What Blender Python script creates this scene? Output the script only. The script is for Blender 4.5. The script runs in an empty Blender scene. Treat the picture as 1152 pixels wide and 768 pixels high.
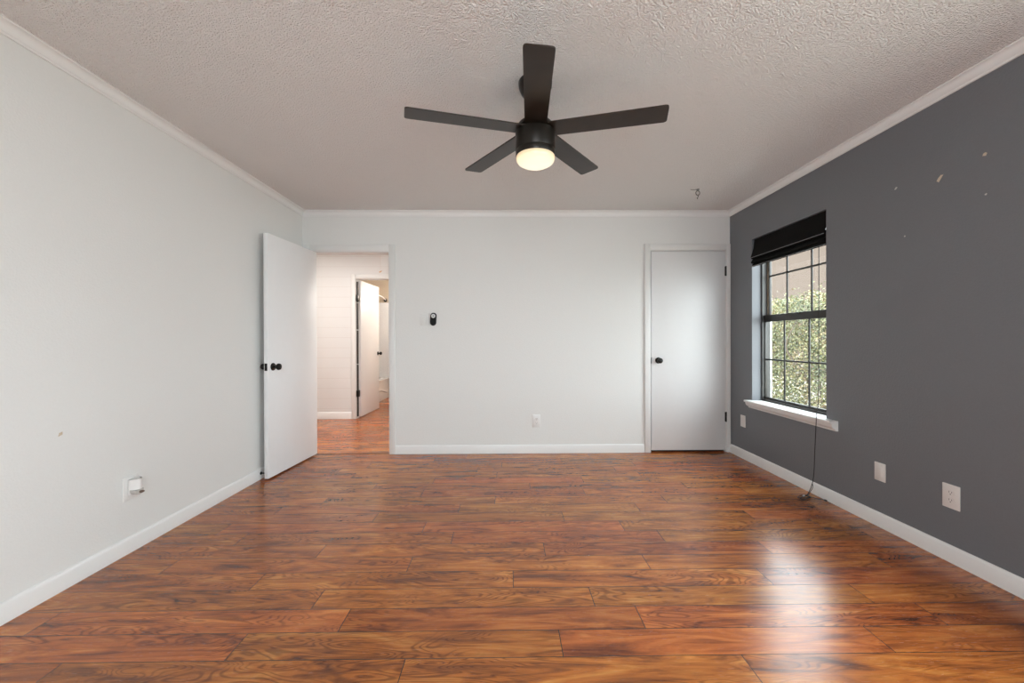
import bpy, bmesh, math, random
from mathutils import Vector, Matrix, noise
PI = math.pi
S = bpy.context.scene
COL = S.collection

# ------------------------------------------------------------------ camera
A, B, D, H = 2.04321, 2.2671, 4.16944, 2.44      # left / right / back wall planes, ceiling height
REAR = -1.30                                      # wall behind the camera
cam_d = bpy.data.cameras.new('camera')
cam = bpy.data.objects.new('camera', cam_d); COL.objects.link(cam)
YAW, PITCH, ROLL = 0.01251, -0.00258, -0.00294
fw = Vector((math.sin(YAW) * math.cos(PITCH), math.cos(YAW) * math.cos(PITCH), math.sin(PITCH)))
r0 = Vector((math.cos(YAW), -math.sin(YAW), 0)); u0 = r0.cross(fw)
rt = r0 * math.cos(ROLL) + u0 * math.sin(ROLL); up = -r0 * math.sin(ROLL) + u0 * math.cos(ROLL)
cam.matrix_world = Matrix(((rt.x, up.x, -fw.x, 0), (rt.y, up.y, -fw.y, 0), (rt.z, up.z, -fw.z, 1.13759), (0, 0, 0, 1)))
cam_d.sensor_width = 36.0; cam_d.lens = 465.0 / 1152 * 36.0
cam_d.clip_start = 0.02
S.camera = cam

# ------------------------------------------------------------------ view, world, lights
S.view_settings.view_transform = 'Standard'
S.view_settings.look = 'None'
S.view_settings.exposure = 0.19
S.view_settings.gamma = 1.0
S.view_settings.use_curve_mapping = False
W = bpy.data.worlds.new('sky'); S.world = W; W.use_nodes = True
bg = W.node_tree.nodes['Background']
bg.inputs[0].default_value = (0.875, 0.945, 1.0, 1); bg.inputs[1].default_value = 11.0

def area(name, loc, target, sx, sy, power, color=(1, 1, 1), spread=None):
    l = bpy.data.lights.new(name, 'AREA'); l.shape = 'RECTANGLE'; l.size = sx; l.size_y = sy
    l.energy = power; l.color = color
    if spread: l.spread = spread
    o = bpy.data.objects.new(name, l); COL.objects.link(o); o.location = loc
    o.rotation_euler = (Vector(target) - Vector(loc)).to_track_quat('-Z', 'Y').to_euler()
    return o
def point(name, loc, power, color=(1, 1, 1), rad=0.08):
    l = bpy.data.lights.new(name, 'POINT'); l.energy = power; l.color = color; l.shadow_soft_size = rad
    o = bpy.data.objects.new(name, l); COL.objects.link(o); o.location = loc
    return o
# daylight: the sky, through the window in view and two added unseen openings for fill
# (portals only guide the sampling of the sky through these openings)
def portal(name, loc, target, sx, sy):
    o = area(name, loc, target, sx, sy, 1.0); o.data.cycles.is_portal = True
portal('rear_fill_portal', (0.075, REAR - 0.13, 1.40), (0.075, 3, 1.40), 1.25, 1.4)
portal('side_window_portal', (2.46, 3.35, 1.318), (0, 3.35, 1.318), 0.86, 1.45)
portal('near_side_fill_portal', (2.46, 0.29, 1.318), (0, 0.29, 1.318), 2.58, 1.45)
# lamps of the hall and of the bathroom, plus an added hall fill
area('hall_lamp', (-2.75, 4.85, H - 0.02), (-2.75, 4.85, 0), 1.0, 0.5, 22, (1.0, 0.95, 0.90))
area('hall_fill', (-0.35, 4.52, H - 0.02), (-0.35, 4.52, 0), 0.3, 0.3, 32, (1.0, 0.95, 0.90))  # added fill without a fixture, brightens the hall floor and wall
point('bathroom_lamp', (-1.08, 7.5, 2.1), 52, (1.0, 0.95, 0.90), 0.12)
# sun on the garden, from behind the house
sd = bpy.data.lights.new('sun', 'SUN'); sd.energy = 3.0; sd.angle = 0.02; sd.color = (1, 0.95, 0.85)
so = bpy.data.objects.new('sun', sd); COL.objects.link(so); so.rotation_euler = Vector((0.6, -0.15, -0.75)).to_track_quat('-Z', 'Y').to_euler()

# ------------------------------------------------------------------ materials
def new_mat(name):
    m = bpy.data.materials.new(name); m.use_nodes = True
    nt = m.node_tree
    return m, nt, nt.nodes['Principled BSDF']
def ramp(nt, fac, stops):
    n = nt.nodes.new('ShaderNodeValToRGB'); e = n.color_ramp.elements
    while len(e) < len(stops): e.new(0.5)
    for k, (p, c) in enumerate(stops):
        e[k].position = p; e[k].color = (*c, 1) if len(c) == 3 else c
    nt.links.new(fac, n.inputs[0]); return n
def math_n(nt, op, a, b=None, clamp=False):
    n = nt.nodes.new('ShaderNodeMath'); n.operation = op; n.use_clamp = clamp
    for k, v in enumerate((a, b)):
        if v is None: continue
        if isinstance(v, (int, float)): n.inputs[k].default_value = v
        else: nt.links.new(v, n.inputs[k])
    return n.outputs[0]
def simple(name, col, rough=0.5, metal=0.0, bump=0.0, scale=60, var=0.04, spec=0.5):
    m, nt, p = new_mat(name)
    tc = nt.nodes.new('ShaderNodeTexCoord'); nz = nt.nodes.new('ShaderNodeTexNoise')
    nz.inputs['Scale'].default_value = scale; nz.inputs['Detail'].default_value = 3
    nt.links.new(tc.outputs['Object'], nz.inputs['Vector'])
    a = tuple(max(0, c * (1 - var)) for c in col); b = tuple(min(1, c * (1 + var)) for c in col)
    rp = ramp(nt, nz.outputs['Fac'], [(0.3, a), (0.7, b)])
    nt.links.new(rp.outputs[0], p.inputs['Base Color'])
    p.inputs['Roughness'].default_value = rough; p.inputs['Metallic'].default_value = metal
    p.inputs['Specular IOR Level'].default_value = spec
    if bump:
        bn = nt.nodes.new('ShaderNodeBump'); bn.inputs['Distance'].default_value = bump; bn.inputs['Strength'].default_value = 1
        nt.links.new(nz.outputs['Fac'], bn.inputs['Height']); nt.links.new(bn.outputs[0], p.inputs['Normal'])
    return m
M = {}
M['white_wall'] = simple('white_wall_paint', (0.77, 0.77, 0.75), 0.55, bump=0.0012, scale=110, var=0.008, spec=0.35)
M['grey_wall'] = simple('grey_wall_paint', (0.168, 0.175, 0.190), 0.45, bump=0.0012, scale=110, var=0.02, spec=0.4)
M['trim'] = simple('white_trim_paint', (0.82, 0.815, 0.80), 0.35, var=0.005)
M['casing'] = simple('off_white_casing_paint', (0.75, 0.745, 0.725), 0.4, var=0.005)
M['closet_door'] = simple('closet_door_paint', (0.74, 0.735, 0.73), 0.42, var=0.006, scale=20)
M['door'] = simple('white_door_paint', (0.83, 0.83, 0.83), 0.38, var=0.006, scale=20)
M['black_metal'] = simple('black_door_hardware', (0.008, 0.0075, 0.007), 0.35, 0.2, spec=0.35)
M['fan_metal'] = simple('dark_bronze_fan_metal', (0.016, 0.013, 0.010), 0.35, 0.3, spec=0.35)
M['fan_blade'] = simple('espresso_fan_blade', (0.020, 0.0125, 0.0075), 0.38, scale=14, var=0.25, spec=0.5)
M['black_plastic'] = simple('black_plastic', (0.006, 0.006, 0.006), 0.4, spec=0.2)
M['silver'] = simple('silver_plastic', (0.55, 0.55, 0.54), 0.3, 0.5)
M['plate'] = simple('white_plastic_plate', (0.80, 0.79, 0.77), 0.3, var=0.004)
M['plate_warm'] = simple('almond_white_plate', (0.76, 0.72, 0.69), 0.32, var=0.004)
M['slot'] = simple('dark_slot', (0.03, 0.03, 0.03), 0.6)
M['bronze_frame'] = simple('dark_bronze_window_frame', (0.045, 0.043, 0.040), 0.4, 0.3)
M['tan_track'] = simple('tan_window_track', (0.42, 0.36, 0.28), 0.6)
M['shade'] = simple('black_shade_fabric', (0.006, 0.0055, 0.005), 0.8, bump=0.0003, scale=600, var=0.15, spec=0.12)
M['shade_edge'] = simple('black_satin_piping', (0.20, 0.20, 0.21), 0.3)
M['cord'] = simple('black_cord', (0.012, 0.010, 0.009), 0.6)
M['chip'] = simple('bare_plaster_chip', (0.60, 0.50, 0.38), 0.9)
M['pale_chip'] = simple('pale_plaster_chip', (0.55, 0.53, 0.50), 0.9)
M['chrome'] = simple('brushed_nickel', (0.45, 0.45, 0.45), 0.25, 0.9)
M['steel'] = simple('dull_zinc_hook', (0.16, 0.16, 0.15), 0.45, 0.7)
M['tub'] = simple('white_tub_enamel', (0.82, 0.82, 0.82), 0.15)
M['beige_wall'] = simple('beige_bathroom_wall', (0.62, 0.52, 0.40), 0.6, var=0.02)
M['wood_handle'] = simple('tan_wooden_pull', (0.55, 0.36, 0.22), 0.5)
M['string'] = simple('pale_string', (0.62, 0.56, 0.52), 0.8)
M['white_metal'] = simple('white_rod_enamel', (0.85, 0.85, 0.85), 0.25)
M['ground'] = simple('pale_patio_concrete', (0.36, 0.34, 0.29), 0.95, bump=0.003, scale=9, var=0.12)
M['tan_house'] = simple('tan_house_render', (0.066, 0.045, 0.033), 0.9, bump=0.002, scale=30, var=0.05)
M['bark'] = simple('grey_brown_bark', (0.12, 0.09, 0.07), 0.9, bump=0.004, scale=40, var=0.3)
M['dark_gap'] = simple('dark_seam_and_gap_shade', (0.02, 0.017, 0.015), 0.7)  # dark colour for the floor seam and for shade painted into door gaps
M['frost'] = simple('clear_grey_night_light_lens', (0.55, 0.53, 0.50), 0.15)
M['night_dark'] = simple('brown_night_light_bulb', (0.16, 0.11, 0.08), 0.3)

def shiplap():
    m, nt, p = new_mat('white_shiplap')
    geo = nt.nodes.new('ShaderNodeNewGeometry'); sp = nt.nodes.new('ShaderNodeSeparateXYZ')
    nt.links.new(geo.outputs['Position'], sp.inputs[0])
    t = math_n(nt, 'FRACT', math_n(nt, 'DIVIDE', sp.outputs[2], 0.148))
    seam = math_n(nt, 'LESS_THAN', t, 0.022)
    hgt = math_n(nt, 'SUBTRACT', 1.0, seam)
    rp = ramp(nt, hgt, [(0.0, (0.62, 0.57, 0.54)), (1.0, (0.73, 0.72, 0.71))])
    nt.links.new(rp.outputs[0], p.inputs['Base Color']); p.inputs['Roughness'].default_value = 0.5
    return m
M['shiplap'] = shiplap()

def popcorn():
    m, nt, p = new_mat('popcorn_ceiling')
    tc = nt.nodes.new('ShaderNodeTexCoord')
    a = nt.nodes.new('ShaderNodeTexNoise'); a.inputs['Scale'].default_value = 130; a.inputs['Detail'].default_value = 1.5; a.inputs['Roughness'].default_value = 0.5
    nt.links.new(tc.outputs['Object'], a.inputs['Vector'])
    vo = nt.nodes.new('ShaderNodeTexVoronoi'); vo.inputs['Scale'].default_value = 125; nt.links.new(tc.outputs['Object'], vo.inputs['Vector'])
    st = ramp(nt, math_n(nt, 'SUBTRACT', a.outputs['Fac'], math_n(nt, 'MULTIPLY', vo.outputs['Distance'], 0.45)), [(0.05, (0, 0, 0)), (0.5, (1, 1, 1))])
    b = nt.nodes.new('ShaderNodeBump'); b.inputs['Distance'].default_value = 0.010; b.inputs['Strength'].default_value = 0.8
    nt.links.new(st.outputs[0], b.inputs['Height']); nt.links.new(b.outputs[0], p.inputs['Normal'])
    p.inputs['Base Color'].default_value = (0.90, 0.88, 0.865, 1); p.inputs['Roughness'].default_value = 0.95
    p.inputs['Specular IOR Level'].default_value = 0.1
    return m
M['popcorn'] = popcorn()

PW = 0.1395
def wood():
    m, nt, p = new_mat('acacia_laminate'); L = nt.links.new
    uv = nt.nodes.new('ShaderNodeUVMap'); uv.uv_map = 'plank'
    at = nt.nodes.new('ShaderNodeAttribute'); at.attribute_name = 'seed'
    s = nt.nodes.new('ShaderNodeSeparateXYZ'); L(uv.outputs[0], s.inputs[0])
    c = nt.nodes.new('ShaderNodeSeparateXYZ'); L(at.outputs['Vector'], c.inputs[0])
    u, v = s.outputs[0], s.outputs[1]
    def coords(su, sv, k):
        cb = nt.nodes.new('ShaderNodeCombineXYZ')
        L(math_n(nt, 'ADD', math_n(nt, 'MULTIPLY', u, su), math_n(nt, 'MULTIPLY', c.outputs[0], 40 + k)), cb.inputs[0])
        L(math_n(nt, 'ADD', math_n(nt, 'MULTIPLY', v, sv), math_n(nt, 'MULTIPLY', c.outputs[1], 30 + k)), cb.inputs[1])
        L(math_n(nt, 'MULTIPLY', c.outputs[2], 20 + k), cb.inputs[2])
        return cb.outputs[0]
    def nz(vec, detail, rough, dist):
        n = nt.nodes.new('ShaderNodeTexNoise'); n.inputs['Scale'].default_value = 1
        n.inputs['Detail'].default_value = detail; n.inputs['Roughness'].default_value = rough; n.inputs['Distortion'].default_value = dist
        L(vec, n.inputs['Vector']); return n.outputs['Fac']
    broad = nz(coords(1.9, 13, 1), 7, 0.60, 1.8)               # broad figure
    streak = nz(coords(2.6, 52, 7), 6, 0.62, 1.2)              # streaks along the plank
    fine = nz(coords(22, 420, 3), 3, 0.6, 0.0)                 # pores
    base = ramp(nt, broad, [(0.30, (0.115, 0.034, 0.011)), (0.40, (0.25, 0.075, 0.016)), (0.51, (0.40, 0.124, 0.022)), (0.62, (0.50, 0.185, 0.036)), (0.80, (0.60, 0.28, 0.075))])
    # growth rings: bands of the smooth figure field
    field = nz(coords(1.7, 8.5, 13), 2.0, 0.45, 0.7)
    rings = math_n(nt, 'SINE', math_n(nt, 'MULTIPLY', field, 150.0))
    rg = ramp(nt, math_n(nt, 'ADD', math_n(nt, 'MULTIPLY', rings, 0.5), 0.5), [(0.0, (0.46, 0.42, 0.40)), (0.5, (1, 1, 1))])
    where = ramp(nt, nz(coords(1.3, 5, 23), 2, 0.5, 0.3), [(0.40, (0, 0, 0)), (0.54, (0.9, 0.9, 0.9))])
    sk = ramp(nt, streak, [(0.28, (0.66, 0.62, 0.59)), (0.46, (0.98, 0.98, 0.98)), (0.75, (1.16, 1.15, 1.10))])
    def mix(a, b, fac, mode):
        n = nt.nodes.new('ShaderNodeMix'); n.data_type = 'RGBA'; n.blend_type = mode
        L(a, n.inputs[6]); L(b, n.inputs[7])
        if isinstance(fac, float): n.inputs[0].default_value = fac
        else: L(fac, n.inputs[0])
        return n.outputs[2]
    x = mix(base.outputs[0], sk.outputs[0], 1.0, 'MULTIPLY')
    x = mix(x, rg.outputs[0], where.outputs[0], 'MULTIPLY')
    pr = ramp(nt, fine, [(0.32, (0.72, 0.70, 0.68)), (0.52, (1, 1, 1))])
    x = mix(x, pr.outputs[0], 0.6, 'MULTIPLY')
    hs = nt.nodes.new('ShaderNodeHueSaturation'); L(x, hs.inputs['Color'])
    L(math_n(nt, 'ADD', math_n(nt, 'MULTIPLY', c.outputs[0], 0.26), 0.90), hs.inputs['Value'])
    L(math_n(nt, 'ADD', math_n(nt, 'MULTIPLY', c.outputs[1], 0.014), 0.488), hs.inputs['Hue'])
    hs.inputs['Saturation'].default_value = 1.0
    # seams between planks
    at2 = nt.nodes.new('ShaderNodeAttribute'); at2.attribute_name = 'plank_size'
    s2 = nt.nodes.new('ShaderNodeSeparateXYZ'); L(at2.outputs['Vector'], s2.inputs[0])
    dv = math_n(nt, 'MINIMUM', v, math_n(nt, 'SUBTRACT', s2.outputs[1], v))
    du = math_n(nt, 'MINIMUM', u, math_n(nt, 'SUBTRACT', s2.outputs[0], u))
    dd = math_n(nt, 'MINIMUM', du, dv)
    seam = math_n(nt, 'LESS_THAN', dd, 0.0015)
    sc = nt.nodes.new('ShaderNodeRGB'); sc.outputs[0].default_value = (0.035, 0.014, 0.008, 1)
    x = mix(hs.outputs[0], sc.outputs[0], seam, 'MIX')
    L(x, p.inputs['Base Color'])
    rr = ramp(nt, fine, [(0.3, (0.28,) * 3), (0.7, (0.21,) * 3)])
    L(rr.outputs[0], p.inputs['Roughness'])
    bn = nt.nodes.new('ShaderNodeBump'); bn.inputs['Distance'].default_value = 0.0003; bn.inputs['Strength'].default_value = 0.5
    hh = math_n(nt, 'SUBTRACT', math_n(nt, 'MULTIPLY', fine, 0.25), math_n(nt, 'MULTIPLY', seam, 2.0))
    L(hh, bn.inputs['Height']); L(bn.outputs[0], p.inputs['Normal'])
    p.inputs['Specular IOR Level'].default_value = 0.65
    return m
M['wood'] = wood()

def glass():
    m, nt, p = new_mat('window_glass')
    nt.nodes.remove(p)
    g = nt.nodes.new('ShaderNodeBsdfGlossy'); g.inputs['Roughness'].default_value = 0.02
    t = nt.nodes.new('ShaderNodeBsdfTransparent'); t.inputs[0].default_value = (0.93, 0.95, 0.94, 1)
    lw = nt.nodes.new('ShaderNodeLayerWeight'); lw.inputs[0].default_value = 0.5
    fr = nt.nodes.new('ShaderNodeMath'); fr.operation = 'MULTIPLY_ADD'; fr.inputs[1].default_value = 0.5; fr.inputs[2].default_value = 0.03
    nt.links.new(math_n(nt, 'POWER', lw.outputs['Facing'], 4.0), fr.inputs[0])
    mx = nt.nodes.new('ShaderNodeMixShader')
    nt.links.new(fr.outputs[0], mx.inputs[0]); nt.links.new(t.outputs[0], mx.inputs[1]); nt.links.new(g.outputs[0], mx.inputs[2])
    nt.links.new(mx.outputs[0], nt.nodes['Material Output'].inputs[0])
    return m
M['glass'] = glass()
def lens():
    m, nt, p = new_mat('lit_opal_lens')
    p.inputs['Base Color'].default_value = (0.35, 0.32, 0.26, 1); p.inputs['Roughness'].default_value = 0.3
    lw = nt.nodes.new('ShaderNodeLayerWeight'); lw.inputs[0].default_value = 0.5
    geo = nt.nodes.new('ShaderNodeNewGeometry'); s = nt.nodes.new('ShaderNodeSeparateXYZ'); nt.links.new(geo.outputs['Normal'], s.inputs[0])
    rp = ramp(nt, math_n(nt, 'MULTIPLY', s.outputs[2], -1.0), [(0.0, (0.74, 0.54, 0.30)), (0.55, (0.98, 0.80, 0.50)), (1.0, (1.0, 0.92, 0.70))])
    nt.links.new(rp.outputs[0], p.inputs['Emission Color']); p.inputs['Emission Strength'].default_value = 0.85
    return m
M['lens'] = lens()
def leaf():
    m, nt, p = new_mat('hedge_leaves')
    at = nt.nodes.new('ShaderNodeAttribute'); at.attribute_name = 'tint'
    s = nt.nodes.new('ShaderNodeSeparateXYZ'); nt.links.new(at.outputs['Vector'], s.inputs[0])
    rp = ramp(nt, s.outputs[0], [(0.0, (0.055, 0.068, 0.034)), (0.35, (0.11, 0.12, 0.046)), (0.6, (0.175, 0.16, 0.058)), (0.82, (0.22, 0.145, 0.075)), (1.0, (0.27, 0.25, 0.21))])
    nt.links.new(rp.outputs[0], p.inputs['Base Color']); p.inputs['Roughness'].default_value = 0.5
    return m
M['leaf'] = leaf()

# ------------------------------------------------------------------ mesh helpers
class MB:
    def __init__(self): self.bm = bmesh.new()
    def add(self, verts, faces):
        vs = [self.bm.verts.new(Vector(v)) for v in verts]
        for f in faces:
            try: self.bm.faces.new([vs[i] for i in f])
            except ValueError: pass
        return self
    def box(self, lo, hi, bev=0.0, seg=2):
        (a, b, c), (d, e, f) = lo, hi
        vs = [self.bm.verts.new(Vector(v)) for v in ((a,b,c),(d,b,c),(d,e,c),(a,e,c),(a,b,f),(d,b,f),(d,e,f),(a,e,f))]
        fs = [self.bm.faces.new([vs[i] for i in q]) for q in ((0,3,2,1),(4,5,6,7),(0,1,5,4),(1,2,6,5),(2,3,7,6),(3,0,4,7))]
        if bev:
            ed = list({e_ for f_ in fs for e_ in f_.edges})
            bmesh.ops.bevel(self.bm, geom=ed, offset=bev, segments=seg, profile=0.5, affect='EDGES')
        return self
    def lathe(self, prof, origin, axis=(0, 0, 1), seg=40):
        """prof: (radius, distance along axis)"""
        ax = Vector(axis).normalized(); q = Vector((0, 0, 1)).rotation_difference(ax); o = Vector(origin)
        rings = []
        for r, z in prof:
            if r < 1e-6: rings.append([self.bm.verts.new(o + ax * z)])
            else: rings.append([self.bm.verts.new(o + q @ Vector((r * math.cos(2*PI*k/seg), r * math.sin(2*PI*k/seg), z))) for k in range(seg)])
        for a, b in zip(rings, rings[1:]):
            if len(a) == 1 and len(b) == 1: continue
            for k in range(seg):
                k2 = (k + 1) % seg
                if len(a) == 1: self.bm.faces.new((a[0], b[k2], b[k]))
                elif len(b) == 1: self.bm.faces.new((a[k], a[k2], b[0]))
                else: self.bm.faces.new((a[k], a[k2], b[k2], b[k]))
        for ring, flip in ((rings[0], True), (rings[-1], False)):
            if len(ring) > 2: self.bm.faces.new(ring[::-1] if flip else ring)
        return self
    def tube(self, path, r, seg=8, closed=False):
        P = [Vector(p) for p in path]; n = len(P); rings = []
        prev = None
        for i, p in enumerate(P):
            if closed: t = (P[(i+1) % n] - P[i-1])
            else: t = P[min(i+1, n-1)] - P[max(i-1, 0)]
            t.normalize()
            if prev is None:
                ref = Vector((0, 0, 1)) if abs(t.z) < 0.9 else Vector((1, 0, 0))
                s = t.cross(ref).normalized()
            else:
                s = (prev - t * prev.dot(t)).normalized()
            prev = s; w = t.cross(s)
            rr = r if not callable(r) else r(i / (n - 1))
            rings.append([self.bm.verts.new(p + s * rr * math.cos(2*PI*k/seg) + w * rr * math.sin(2*PI*k/seg)) for k in range(seg)])
        pairs = list(zip(rings, rings[1:])) + ([(rings[-1], rings[0])] if closed else [])
        for a, b in pairs:
            for k in range(seg): self.bm.faces.new((a[k], a[(k+1) % seg], b[(k+1) % seg], b[k]))
        if not closed: self.bm.faces.new(rings[0][::-1]); self.bm.faces.new(rings[-1])
        return self
    def prism(self, prof, f, a, b):
        """closed 2-D profile swept from a to b; f(u, v, t) gives the point"""
        n = len(prof)
        r1 = [self.bm.verts.new(Vector(f(u, v, a))) for u, v in prof]; r2 = [self.bm.verts.new(Vector(f(u, v, b))) for u, v in prof]
        for k in range(n): self.bm.faces.new((r1[k], r1[(k+1) % n], r2[(k+1) % n], r2[k]))
        self.bm.faces.new(r1[::-1]); self.bm.faces.new(r2)
        return self
    def build(self, name, mat, parent=None, smooth=35):
        o0 = Vector(parent.get('_o', (0, 0, 0))) if parent else Vector((0, 0, 0))
        bmesh.ops.recalc_face_normals(self.bm, faces=self.bm.faces)
        if parent: bmesh.ops.translate(self.bm, verts=self.bm.verts, vec=-o0)
        me = bpy.data.meshes.new(name); self.bm.to_mesh(me); self.bm.free()
        me.materials.append(mat if not isinstance(mat, str) else M[mat])
        if smooth:
            for p_ in me.polygons: p_.use_smooth = True
            me.set_sharp_from_angle(angle=math.radians(smooth))
        o = bpy.data.objects.new(name, me); COL.objects.link(o)
        if parent: o.parent = parent; o['_o'] = tuple(o0)
        return o
def thing(name, label, cat, loc, group=None, kind=None):
    o = bpy.data.objects.new(name, None); COL.objects.link(o); o.location = loc; o.empty_display_size = 0.05
    o['_o'] = tuple(loc); o['label'] = label; o['category'] = cat
    if group: o['group'] = group
    if kind: o['kind'] = kind
    return o
def tag(o, label, cat, group=None, kind=None):
    o['label'] = label; o['category'] = cat
    if group: o['group'] = group
    if kind: o['kind'] = kind
    return o
def arc(cx, cy, r, a0, a1, n):
    return [(cx + r * math.cos(math.radians(a0 + (a1-a0)*k/n)), cy + r * math.sin(math.radians(a0 + (a1-a0)*k/n))) for k in range(n+1)]

# ------------------------------------------------------------------ structure
BT = 0.12                                  # partition thickness
HY = 6.07; BY = HY + BT; FARY = 8.40       # hall far wall, bathroom
XL, XR, ZT = -3.7, 2.52, H
# floor: one sheet of laminate, a face per plank with its own coordinates and seeds
def make_floor():
    rnd = random.Random(7)
    joints = {-1: -0.366, 0: -1.010, 1: -0.665, 2: -0.836, 3: -1.183, 4: -0.498, 5: -1.009, 6: -1.528, 7: -1.718, 8: -0.850, 9: -0.325, 10: -0.087}
    bm = bmesh.new(); uvl = bm.loops.layers.uv.new('plank')
    sl = bm.loops.layers.float_vector.new('seed'); pl = bm.loops.layers.float_vector.new('plank_size')
    LEN = 1.21; x0, x1 = XL, B + 0.01
    k0 = math.floor((REAR - 0.05 - 1.481) / PW); k1 = math.ceil((FARY + 0.05 - 1.481) / PW)
    for k in range(k0, k1):
        ya, yb = 1.481 + PW*k, 1.481 + PW*(k+1)
        ja = joints.get(k, None)
        if ja is None: ja = rnd.uniform(-1.2, 0)
        x = ja - LEN * math.ceil((ja - x0) / LEN)
        while x < x1:
            a, b = max(x, x0), min(x + LEN, x1)
            if b - a > 0.001:
                sd_ = Vector((rnd.random(), rnd.random(), rnd.random()))
                f = bm.faces.new([bm.verts.new(q) for q in ((a, ya, 0), (b, ya, 0), (b, yb, 0), (a, yb, 0))])
                for lp, (uu, vv) in zip(f.loops, ((a-x, 0), (b-x, 0), (b-x, PW), (a-x, PW))):
                    lp[uvl].uv = (uu, vv); lp[sl] = sd_; lp[pl] = Vector((LEN, PW, 0))
            x += LEN
    bmesh.ops.remove_doubles(bm, verts=bm.verts, dist=1e-5)
    # underside, so the floor is a slab
    ym, yM = 1.481 + PW*k0, 1.481 + PW*k1
    me = bpy.data.meshes.new('floor'); bm.to_mesh(me); bm.free(); me.materials.append(M['wood'])
    o = bpy.data.objects.new('floor', me); COL.objects.link(o)
    return tag(o, 'glossy reddish brown acacia laminate plank floor', 'floor', kind='structure')
make_floor()
c = MB().box((XL - 0.1, REAR - 0.15, H), (XR + 0.12, FARY + 0.15, H + 0.12)).build('ceiling', 'popcorn')
tag(c, 'pale textured popcorn ceiling', 'ceiling', kind='structure')

w = MB().box((-A - BT, REAR - 0.15, 0), (-A, D, H)).build('wall_left', 'white_wall')
tag(w, 'white wall on the left with a plug-in night light', 'wall', kind='structure')
WL = w
# back wall with the doorway and the closet opening
OX0, OX1, OZ = -1.966, -1.180, 2.030        # doorway
CX0, CX1, CZ = 1.452, 2.222, 2.045          # closet opening
mb = MB()
mb.box((XL, D, 0), (OX0, D + BT, H)).box((OX1, D, 0), (CX0, D + BT, H)).box((CX1, D, 0), (B, D + BT, H))
mb.box((OX0, D, OZ), (OX1, D + BT, H)).box((CX0, D, CZ), (CX1, D + BT, H))
w = mb.build('wall_back', 'white_wall', smooth=0); tag(w, 'white far wall between the open doorway and the closet door', 'wall', kind='structure'); WB = w
# right wall with the window opening
WY0, WY1, WZ0, WZ1 = 2.906, 3.793, 0.575, 2.062
mb = MB(); XO = 2.44
SY0, SY1 = -1.00, 1.58                     # an added unseen window nearer the viewer, letting in fill daylight
mb.box((B, REAR - 0.15, 0), (XO, SY0, H)).box((B, SY1, 0), (XO, WY0, H)).box((B, SY0, 0), (XO, SY1, WZ0)).box((B, SY0, WZ1), (XO, SY1, H))
mb.box((B, WY1, 0), (XO, D + 0.75, H)).box((B, WY0, 0), (XO, WY1, WZ0)).box((B, WY0, WZ1), (XO, WY1, H))
w = mb.build('wall_right', 'grey_wall', smooth=0); tag(w, 'dark grey accent wall on the right with the window', 'wall', kind='structure'); WR = w
# rear wall (behind the viewer) with an added opening for fill daylight
RX0, RX1, RZ0, RZ1 = -0.55, 0.70, 0.70, 2.1
mb = MB(); ya, yb = REAR - 0.15, REAR
mb.box((-A, ya, 0), (RX0, yb, H)).box((RX1, ya, 0), (B, yb, H)).box((RX0, ya, 0), (RX1, yb, RZ0)).box((RX0, ya, RZ1), (RX1, yb, H))
w = mb.build('wall_rear', 'white_wall', smooth=0); tag(w, 'white wall behind the viewer with an added daylight opening', 'wall', kind='structure')
# closet behind the closed door
mb = MB().box((1.0, D + 0.72, 0), (B, D + 0.84, H)).box((0.92, D + BT, 0), (1.0, D + 0.84, H))
tag(mb.build('wall_closet', 'white_wall', smooth=0), 'white inside walls of the closet', 'wall', kind='structure')
# hall
BX0, BX1 = -2.205, -1.42                    # bathroom doorway
BZ = 2.045
mb = MB().box((XL, HY, 0), (BX0, BY, H)).box((BX1, HY, 0), (0.8, BY, H)).box((BX0, HY, BZ), (BX1, BY, H))
tag(mb.build('wall_hall', 'shiplap', smooth=0), 'white shiplap wall seen through the open doorway', 'wall', kind='structure')
mb = MB().box((XL - 0.1, D, 0), (XL, FARY + 0.12, H)).box((0.8, D + BT, 0), (0.9, HY, H))
tag(mb.build('wall_hall_ends', 'white_wall', smooth=0), 'white end walls of the hall', 'wall', kind='structure')
mb = MB().box((XL, FARY, 0), (-0.9, FARY + 0.12, H)).box((-1.0, BY, 0), (-0.9, FARY, H)).box((-3.25, BY, 0), (-3.15, FARY, H))
tag(mb.build('wall_bathroom', 'beige_wall', smooth=0), 'beige bathroom wall above the white tub surround', 'wall', kind='structure')
# threshold seam
tag(MB().box((OX0, D + 0.012, 0.0), (OX1, D + 0.020, 0.003)).build('trim_1', 'dark_gap'), 'thin dark seam in the floor at the open doorway', 'threshold', kind='structure')

# baseboards
def bb_prof(h=0.086, t=0.013):
    return [(0, 0), (t, 0), (t, h - 0.016), (t * 0.8, h - 0.008), (t * 0.45, h - 0.002), (0.002, h), (0, h)]
def base_x(name, label, x, sgn, y0, y1):
    o = MB().prism(bb_prof(), lambda u, v, t: (x + sgn * u, t, v), y0, y1).build(name, 'trim'); tag(o, label, 'baseboard', kind='structure'); return o
def base_y(name, label, y, sgn, x0, x1, h=0.086):
    o = MB().prism(bb_prof(h), lambda u, v, t: (t, y + sgn * u, v), x0, x1).build(name, 'trim'); tag(o, label, 'baseboard', kind='structure'); return o
base_x('baseboard_left', 'white baseboard along the left wall', -A, 1, REAR, D)
base_x('baseboard_right', 'white baseboard along the dark grey wall', B, -1, REAR, D)
base_y('baseboard_back', 'white baseboard along the far wall', D, -1, OX1 + 0.058, CX0 - 0.062)
base_y('baseboard_rear', 'white baseboard along the wall behind the viewer', REAR, 1, -A + 0.013, B - 0.013)
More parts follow.
